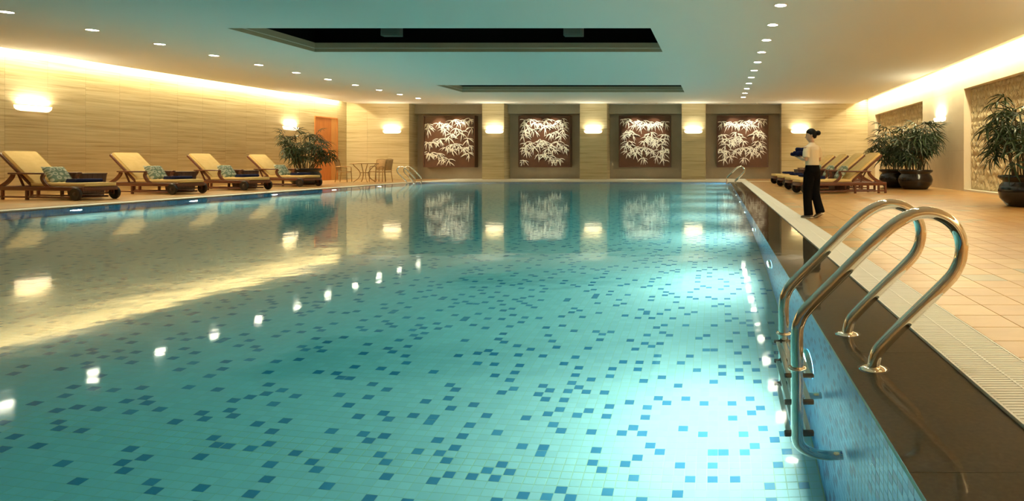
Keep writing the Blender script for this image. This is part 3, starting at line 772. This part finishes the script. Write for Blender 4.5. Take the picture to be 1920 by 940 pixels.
def place_towel(o, lx, ly, label, group):
    p = bpy.data.objects.new('folded_towel', TOW); C.objects.link(p)
    Mo = Matrix.Translation(o.location) @ Matrix.Rotation(o.rotation_euler.z, 4, 'Z')
    p.matrix_world = Mo @ Matrix.Translation((lx, ly, .44)); tag(p, label, 'towel', group)
LG = [(-15.90, 15.83, -9, 'nearest along the left wall'), (-15.88, 18.55, -12, 'second from the camera along the left wall'),
      (-15.68, 21.05, -12, 'third from the camera along the left wall'), (-15.82, 24.0, -11, 'farthest along the left wall')]
RG = [(2.42, 18.85, 180 + 12, 'nearest on the right deck'), (2.42, 21.15, 180 + 10, 'second from the camera on the right deck'),
      (2.42, 23.85, 180 + 10, 'third from the camera on the right deck'), (2.42, 26.55, 180 + 10, 'farthest on the right deck')]
first = True
for i, (x, y, a, lb) in enumerate(LG + RG):
    o = proto if first else copy_tree(proto); first = False
    side = 1 if i < 4 else -1
    o.location = (x, y, 0); o.rotation_euler = (0, 0, R(a))
    tag(o, 'dark teak wheeled sun lounger with yellow cushion, ' + lb, 'sun lounger', 'sun loungers beside the pool')
    place_pillow(o, -1.52, .10 * side, 'green ring-print pillow on the lounger %s' % lb, 'patterned pillows on loungers', R(8) * side)
    place_towel(o, -.72, .12 * side, 'navy folded towel on the lounger %s' % lb, 'folded towels on loungers')
BX = [(-17.41, 16.92, -9, 'between the two nearest left loungers'), (-17.25, 19.7, -12, 'between the second and third left loungers'), (-17.1, 22.2, -12, 'between the third left lounger and the last one'),
      (3.98, 20.05, 12, 'between the two nearest right loungers'), (3.87, 22.4, 10, 'between the second and third right loungers'), (3.5, 25.1, 10, 'between the two farthest right loungers')]
for i, (x, y, a, lb) in enumerate(BX):
    o = pbox if i == 0 else copy_tree(pbox)
    o.location = (x, y, 0); o.rotation_euler = (0, 0, R(a)); tag(o, 'tapered espresso wood box table ' + lb, 'side table', 'box tables between loungers')

# ------------------------------------------------------------------ potted lady palms
def fan_leaf(seed):
    rnd = random.Random(seed); mb = MB(); n = rnd.choice((7, 8, 9))
    for i in range(n):
        t = i / (n - 1) - .5; a = t * R(205) + rnd.uniform(-.06, .06); ln = .50 * (1 - .35 * abs(t)) * rnd.uniform(.88, 1.1); wd = rnd.uniform(.042, .055)
        d = Vector((math.cos(a), math.sin(a), 0)); s = Vector((-d.y, d.x, 0)); vs = []
        for k, (q, ww, dz) in enumerate(((0.02, .25, 0), (.35, 1, .02), (.72, .85, -.05), (1, .06, -.17))):
            c = d * (q * ln) + Vector((0, 0, dz * (ln / .5) + .0))
            vs += [c + s * (wd / 2 * ww) + Vector((0, 0, .012 * ww)), c, c - s * (wd / 2 * ww) + Vector((0, 0, .012 * ww))]
        fs = []
        for k in range(3):
            b = k * 3; fs += [(b, b + 1, b + 4, b + 3), (b + 1, b + 2, b + 5, b + 4)]
        mb.add(vs, fs, 0, False)
    return mb.mesh('fan_leaf', M['palm'])
LEAVES = [fan_leaf(s) for s in range(6)]
def palm(loc, label, height, spread, nst, seed, lps=7, lsc=1.0):
    o = empty('potted_palm', loc); tag(o, label, 'potted plant', 'lady palms in black bowls')
    p = soften(MB().lathe([(.36, 0), (.42, .02), (.56, .18), (.595, .34), (.56, .46), (.50, .53), (.50, .56), (.58, .61), (.60, .65), (.58, .685), (.52, .685), (.50, .62)], 40).build('pot', M['pot'], o), 60)
    MB().lathe([(.0001, .62), (.3, .625), (.505, .61)], 24, caps=False).build('soil', M['soil'], o)
    rnd = random.Random(seed)
    for i in range(nst):
        a = 2 * PI * i / nst + rnd.uniform(-.2, .2); r0 = rnd.uniform(.08, .36); hh = height * rnd.uniform(.52, .98)
        lean = rnd.uniform(.15, .75) * spread * .5 * (1.15 - .45 * hh / height)
        b = Vector((math.cos(a) * r0, math.sin(a) * r0, .6)); tip = b + Vector((math.cos(a) * lean, math.sin(a) * lean, hh - .6))
        mid = b.lerp(tip, .55) - Vector((math.cos(a), math.sin(a), 0)) * lean * .12
        path = crom([b, mid, tip], 5)
        st = MB().tube(path, [.017 - .007 * k / (len(path) - 1) for k in range(len(path))], 6).build('stem', M['cane'], o)
        for j in range(lps):
            q = .42 + .58 * (j + rnd.random() * .6) / lps; q = min(q, 1)
            idx = q * (len(path) - 1); k = int(min(idx, len(path) - 2)); base = path[k].lerp(path[k + 1], idx - k)
            la = a + rnd.uniform(-1.9, 1.9); el = rnd.uniform(-.05, .8) if j < lps - 1 else rnd.uniform(.7, 1.2)
            d = Vector((math.cos(la) * math.cos(el), math.sin(la) * math.cos(el), math.sin(el)))
            pl = rnd.uniform(.16, .34) * lsc; e = base + d * pl
            MB().tube([base, base.lerp(e, .5) + Vector((0, 0, .02)), e], .006, 4).build('petiole', M['cane'], st)
            lf = link('fan_leaf', LEAVES[rnd.randrange(6)], o, e)
            lf.rotation_euler = Euler((rnd.uniform(-.5, .5), -(el - rnd.uniform(.35, .95)), la), 'XYZ'); s_ = rnd.uniform(.8, 1.12) * lsc; lf.scale = (s_, s_, s_)
palm((-17.3, 25.75, 0), 'lady palm in black bowl by the orange door, behind the last left lounger', 2.25, 2.2, 22, 3, 7, .8)
palm((7.0, 21.7, 0), 'front lady palm of the pair in black bowls against the right wall', 2.3, 1.55, 18, 5, 7)
palm((6.70, 23.1, 0), 'rear lady palm of the pair in black bowls against the right wall', 2.25, 1.6, 16, 8, 6)
palm((6.82, 13.5, 0), 'lady palm in black bowl cut by the right edge of the picture', 2.3, 2.2, 18, 13, 7)

# ------------------------------------------------------------------ bistro set at the back left
def make_chair():
    o = empty('bistro_chair')      # faces +x
    MB().bbox(-.22, .24, -.23, .23, .46, .50, .015).build('seat', M['wicker'], o)
    Mb = Matrix.Translation((-.22, 0, .52)) @ Matrix.Rotation(R(-10), 4, 'Y')
    MB().bbox(-.016, .016, -.22, .22, .04, .54, .012, M=Mb).build('backrest', M['wicker'], o)
    for s in (-1, 1):
        MB().tube(crom([(-.30, s * .24, 1.06), (-.235, s * .24, .70), (-.22, s * .24, .46), (-.27, s * .25, 0)], 4), .017, 8).build('leg', M['brassy'], o)
        MB().tube(crom([(.23, s * .24, .70), (.235, s * .24, .46), (.26, s * .25, 0)], 4), .017, 8).build('leg', M['brassy'], o)
        MB().tube(crom([(-.24, s * .25, .72), (-.05, s * .27, .74), (.15, s * .26, .73), (.23, s * .24, .69)], 4), .017, 8).build('arm', M['brassy'], o)
    MB().tube(crom([(-.30, -.24, 1.06), (-.315, 0, 1.09), (-.30, .24, 1.06)], 4), .017, 8).build('top_rail', M['brassy'], o)
    return o
bx, by = -16.75, 29.1
t = empty('bistro_table', (bx, by, 0)); tag(t, 'round bistro table with curved bronze legs near the left far corner', 'table')
soften(MB().lathe([(.0001, .86), (.60, .86), (.61, .87), (.61, .88), (.60, .89), (.0001, .89)], 36).build('table_top', M['glass'], t))
MB().tube([(.6 * math.cos(a * PI / 18), .6 * math.sin(a * PI / 18), .875) for a in range(36)], .018, 8, closed=True).build('rim', M['brassy'], t)
for k in range(4):
    a = PI / 4 + k * PI / 2; c, s = math.cos(a), math.sin(a)
    MB().tube(crom([(r * c, r * s, z) for r, z in ((.48, .855), (.42, .76), (.25, .58), (.17, .40), (.24, .2), (.42, .04), (.47, .018))], 4), .018, 8).build('leg', M['brassy'], t)
MB().tube([(.19 * math.cos(a * PI / 12), .19 * math.sin(a * PI / 12), .45) for a in range(24)], .014, 6, closed=True).build('leg_ring', M['brassy'], t)
ch = make_chair()
CH = [(bx - .95, by - .05, 8, 'left of the round table, nearest the door'), (bx + .95, by - .05, 172, 'right of the round table, nearest the pool'), (bx + .1, by + .95, -95, 'behind the round table'),
      ]
for i, (x, y, a, lb) in enumerate(CH):
    o = ch if i == 0 else copy_tree(ch)
    o.location = (x, y, 0); o.rotation_euler = (0, 0, R(a)); tag(o, 'tan wicker bistro chair ' + lb, 'chair', 'bistro chairs at the round table')

# ------------------------------------------------------------------ attendant
def ellring(c, ax, ay, rx, ry, n=16):
    c = Vector(c); ax = Vector(ax); ay = Vector(ay)
    return [tuple(c + ax * (rx * math.cos(2 * PI * j / n)) + ay * (ry * math.sin(2 * PI * j / n))) for j in range(n)]
def horiz(mb, rows, n=20):
    "rows: (f, l, z, r_forward, r_side)"
    mb.loft([ellring((f, l, z), (1, 0, 0), (0, 1, 0), a, b, n) for f, l, z, a, b in rows])
def ball(mb, c, r, sc=(1, 1, 1), n=14):
    prof = [(max(math.sin(PI * k / n), .01), -math.cos(PI * k / n)) for k in range(n + 1)]
    mb.lathe([(a * r, b * r) for a, b in prof], 18, M=Matrix.Translation(c) @ Matrix.Diagonal((*sc, 1)))
def remeshed(name, mb, m, parent, vox, smooth=4):
    me = mb.mesh(name + '_src', m)
    bm = bmesh.new(); bm.from_mesh(me); bmesh.ops.recalc_face_normals(bm, faces=bm.faces); bm.to_mesh(me); bm.free()
    ob = bpy.data.objects.new(name + '_src', me); C.objects.link(ob)
    md = ob.modifiers.new('r', 'REMESH'); md.mode = 'VOXEL'; md.voxel_size = vox; md.use_smooth_shade = True
    if smooth: sm = ob.modifiers.new('s', 'SMOOTH'); sm.factor = .5; sm.iterations = smooth
    bpy.context.view_layer.update()
    dg = bpy.context.evaluated_depsgraph_get(); new = bpy.data.meshes.new_from_object(ob.evaluated_get(dg)); new.name = name
    bpy.data.objects.remove(ob); bpy.data.meshes.remove(me)
    if not new.materials: new.materials.append(m)
    for p in new.polygons: p.use_smooth = True
    return link(name, new, parent)
per = empty('person', (1.66, 10.72, 0), R(130))
tag(per, 'attendant in cream shirt and black trousers carrying navy towels along the pool', 'person')
# local frame: +x forward, +y left, z up.  Head turned further left towards the pool.
hc = Vector((.03, .0, 1.452)); HY = R(46)
HM = Matrix.Translation(hc) @ Matrix.Rotation(HY, 4, 'Z') @ Matrix.Rotation(R(8), 4, 'Y')
def hp(x, y, z): return HM @ Vector((x, y, z))
body = MB()
# head: skull, jaw, nose, ears, neck
ball(body, (0, 0, 0), 1, (1, 1, 1)) if False else None
def hloft(rows, n=18): body.loft([[tuple(HM @ Vector((f + a * math.cos(2 * PI * j / n), b * math.sin(2 * PI * j / n), z))) for j in range(n)] for f, z, a, b in rows])
hloft([(.035, -.112, .012, .014), (.028, -.104, .035, .032), (.018, -.08, .062, .048), (.008, -.045, .078, .060), (0, .0, .088, .067), (-.004, .04, .088, .068), (-.006, .075, .074, .058), (-.008, .098, .045, .036), (-.008, .106, .01, .01)])
body.loft([[tuple(HM @ Vector((x + (r_ * math.cos(2 * PI * j / 10)), r2 * math.sin(2 * PI * j / 10), z))) for j in range(10)] for x, z, r_, r2 in ((.078, .018, .008, .008), (.092, -.012, .012, .010), (.098, -.03, .016, .015), (.085, -.042, .012, .014))])
for s in (-1, 1):
    ball(body, hp(-.005, s * .068, -.01), .02, (.8, .45, 1.4), 8)
body.tube([(.0, 0, 1.22), (.008, .003, 1.30), (.018, .005, 1.37)], [.058, .047, .047], 14)
# trunk
horiz(body, [(0, 0, .74, .085, .12), (0, 0, .82, .098, .142), (0, 0, .93, .082, .118), (.01, 0, 1.05, .088, .122), (.01, 0, 1.17, .092, .145), (0, 0, 1.25, .07, .15), (0, 0, 1.285, .05, .10)])
# legs: left leg carries weight (slightly forward), right leg trails with raised heel
LEG = {1: [(0, .075, .80), (.045, .078, .43), (.02, .08, .085)], -1: [(0, -.075, .80), (-.01, -.072, .44), (-.12, -.07, .125)]}
for s in (1, -1):
    a, k, e = LEG[s]; body.tube(crom([a, k, e], 5), [.083, .08, .075, .068, .06, .052, .05, .048, .044, .038, .034], 14)
FT = {1: [(-.02, .08, .04), (.05, .085, .035), (.13, .09, .025)], -1: [(-.13, -.07, .09), (-.08, -.072, .052), (.0, -.075, .027)]}
for s in (1, -1): body.tube(FT[s], [.032, .034, .022], 12)
# arms
ARM = {1: [(0, .155, 1.235), (-.02, .195, 1.02), (.215, .12, 1.065)], -1: [(0, -.155, 1.235), (.0, -.19, 1.03), (.23, -.06, 1.065)]}
for s in (1, -1):
    a, k, e = [Vector(p) for p in ARM[s]]
    body.tube([a, a.lerp(k, .5), k, k.lerp(e, .35), e], [.047, .041, .036, .034, .024], 12)
    # hand: palm, four fingers, thumb (palm up under the towels)
    d = (e - k).normalized(); side = Vector((-d.y, d.x, 0)).normalized() * (-s); upv = Vector((0, 0, 1))
    pe = e + d * .075
    body.loft([[tuple(c + side * (w_ * math.cos(2 * PI * j / 12)) + upv * (h_ * math.sin(2 * PI * j / 12))) for j in range(12)] for c, w_, h_ in ((e, .024, .019), (e + d * .03, .034, .016), (pe, .036, .013), (pe + d * .008, .03, .008))])
    for i, (o_, ln) in enumerate(((-.028, .055), (-.009, .068), (.010, .072), (.028, .064))):
        b0 = pe + side * (-o_) - d * .008; b1 = b0 + d * ln * .5 + upv * .006; b2 = b0 + d * ln * .9 + upv * .026
        body.tube([b0, b1, b2], [.0085, .008, .0065], 8)
    tb = e + d * .03 + side * .03
    body.tube([tb - side * .012, tb + side * .016 + d * .02 + upv * .008, tb + side * .02 + d * .05 + upv * .022], [.011, .0095, .007], 8)
remeshed('body', body, M['skin'], per, .0062, 2)
# eyes, brows and mouth
eye = MB(); mouth = MB()
for s in (-1, 1): ball(eye, hp(.077, s * .028, .004), .0085, (.6, 1.3, .7), 8); eye.tube([hp(.080, s * .014, .026), hp(.079, s * .03, .03), hp(.068, s * .046, .024)], .0035, 6)
eye.build('eyes', M['hair'], per)
mouth.tube([hp(.072, -.02, -.066), hp(.083, 0, -.063), hp(.072, .02, -.066)], .0055, 6); mouth.build('lips', M['lips'], per)
# shirt with short sleeves
sh = MB()
horiz(sh, [(0, 0, .925, .105, .142), (0, 0, .94, .108, .145), (.004, 0, 1.02, .104, .138), (.008, 0, 1.12, .112, .160), (.004, 0, 1.20, .106, .172), (0, 0, 1.25, .086, .164), (.004, 0, 1.285, .066, .10), (.008, 0, 1.305, .056, .062)])
for s in (1, -1):
    a, k, e = [Vector(p) for p in ARM[s]]
    sh.tube([a + Vector((0, -s * .03, .0)), a.lerp(k, .4), a.lerp(k, .82)], [.064, .060, .058], 14)
sho = remeshed('shirt', sh, M['shirt'], per, .008, 4)
col_ = MB(); col_.loft([ellring((.008, 0, 1.298), (1, 0, 0), (0, 1, 0), .06, .064, 20), ellring((.012, 0, 1.322), (1, 0, 0), (0, 1, 0), .054, .056, 20), ellring((.012, 0, 1.322), (1, 0, 0), (0, 1, 0), .05, .052, 20), ellring((.008, 0, 1.298), (1, 0, 0), (0, 1, 0), .055, .058, 20)], False)
col_.build('collar', M['shirt'], sho)
# trousers
tr = MB()
horiz(tr, [(0, 0, .955, .094, .130), (0, 0, .90, .106, .146), (-.008, 0, .82, .122, .158), (0, 0, .74, .108, .150), (0, 0, .70, .08, .12)])
for s in (1, -1):
    a, k, e = [Vector(p) for p in LEG[s]]
    path = crom([a, k, e + Vector((-.005, 0, -.03))], 5)
    tr.tube(path, [.10, .097, .093, .088, .082, .078, .077, .077, .078, .080, .082], 16)
remeshed('trousers', tr, M['trous'], per, .009, 4)
# hair: cap and bun
hr = MB()
hr.loft([[tuple(HM @ Vector((f + a * math.cos(2 * PI * j / 18), b * math.sin(2 * PI * j / 18), z))) for j in range(18)] for f, z, a, b in
         ((-.052, -.065, .030, .045), (-.042, -.035, .055, .066), (-.026, .0, .075, .076), (-.012, .035, .088, .078), (-.008, .062, .090, .074), (-.008, .09, .072, .060), (-.008, .112, .04, .034), (-.008, .118, .01, .01))])
ball(hr, hp(-.13, 0, .02), .047, (1, 1, .95)); ball(hr, hp(-.09, 0, .01), .035)
remeshed('hair', hr, M['hair'], per, .007, 2)
# shoes
for s in (1, -1):
    q = [Vector(p) for p in FT[s]]; d = (q[2] - q[0]).normalized(); u_ = Vector((0, 1, 0)); nz = d.cross(u_) * -1
    if nz.z < 0: nz = -nz
    def oval(c, w_, h_): return [tuple(c + u_ * (w_ * math.cos(2 * PI * j / 14)) + nz * (h_ * math.sin(2 * PI * j / 14))) for j in range(14)]
    b = q[0] - d * .045
    L_ = (q[2] - q[0]).length + .09
    up = MB(); up.loft([oval(b, .02, .02), oval(b + d * .02, .037, .035), oval(b + d * L_ * .35, .040, .040), oval(b + d * L_ * .65, .045, .032), oval(b + d * L_ * .9, .038, .02), oval(b + d * L_, .012, .01)])
    so = up.build('shoe', M['shoe'], per)
    sl = MB(); pts = [(0, .022), (.03, .036), (.35, .038), (.65, .046), (.88, .041), (1.02, .012)]
    for dz0, dz1 in ((-.034, -.014),):
        rings = []
        for t_, w_ in pts:
            c = b + d * L_ * t_; lo, hi = c + nz * dz0, c + nz * dz1
            rings.append([tuple(lo - u_ * w_), tuple(lo + u_ * w_), tuple(hi + u_ * w_ * 1.03), tuple(hi - u_ * w_ * 1.03)])
        sl.loft(rings, True, 0, False)
    sl.build('sole', M['sole'], so)
# navy towels lying across the forearms
tw = empty('towel_bundle', per.location, R(130)); tag(tw, 'navy rolled towels resting on the forearms of the attendant', 'towel')
for i, (f, l, z, hl, r_) in enumerate(((.17, .035, 1.135, .15, .045), (.255, .035, 1.135, .15, .042), (.335, .03, 1.118, .14, .034), (.21, .035, 1.20, .14, .038))):
    m_ = MB(); P = [(f, l - hl + 2 * hl * k / 6, z + .003 * math.sin(k * 1.3)) for k in range(7)]
    m_.tube(P, [r_ * .88, r_, r_ * 1.03, r_, r_ * 1.03, r_, r_ * .88], 14); tz = m_.build('rolled_towel', M['navy'], tw)
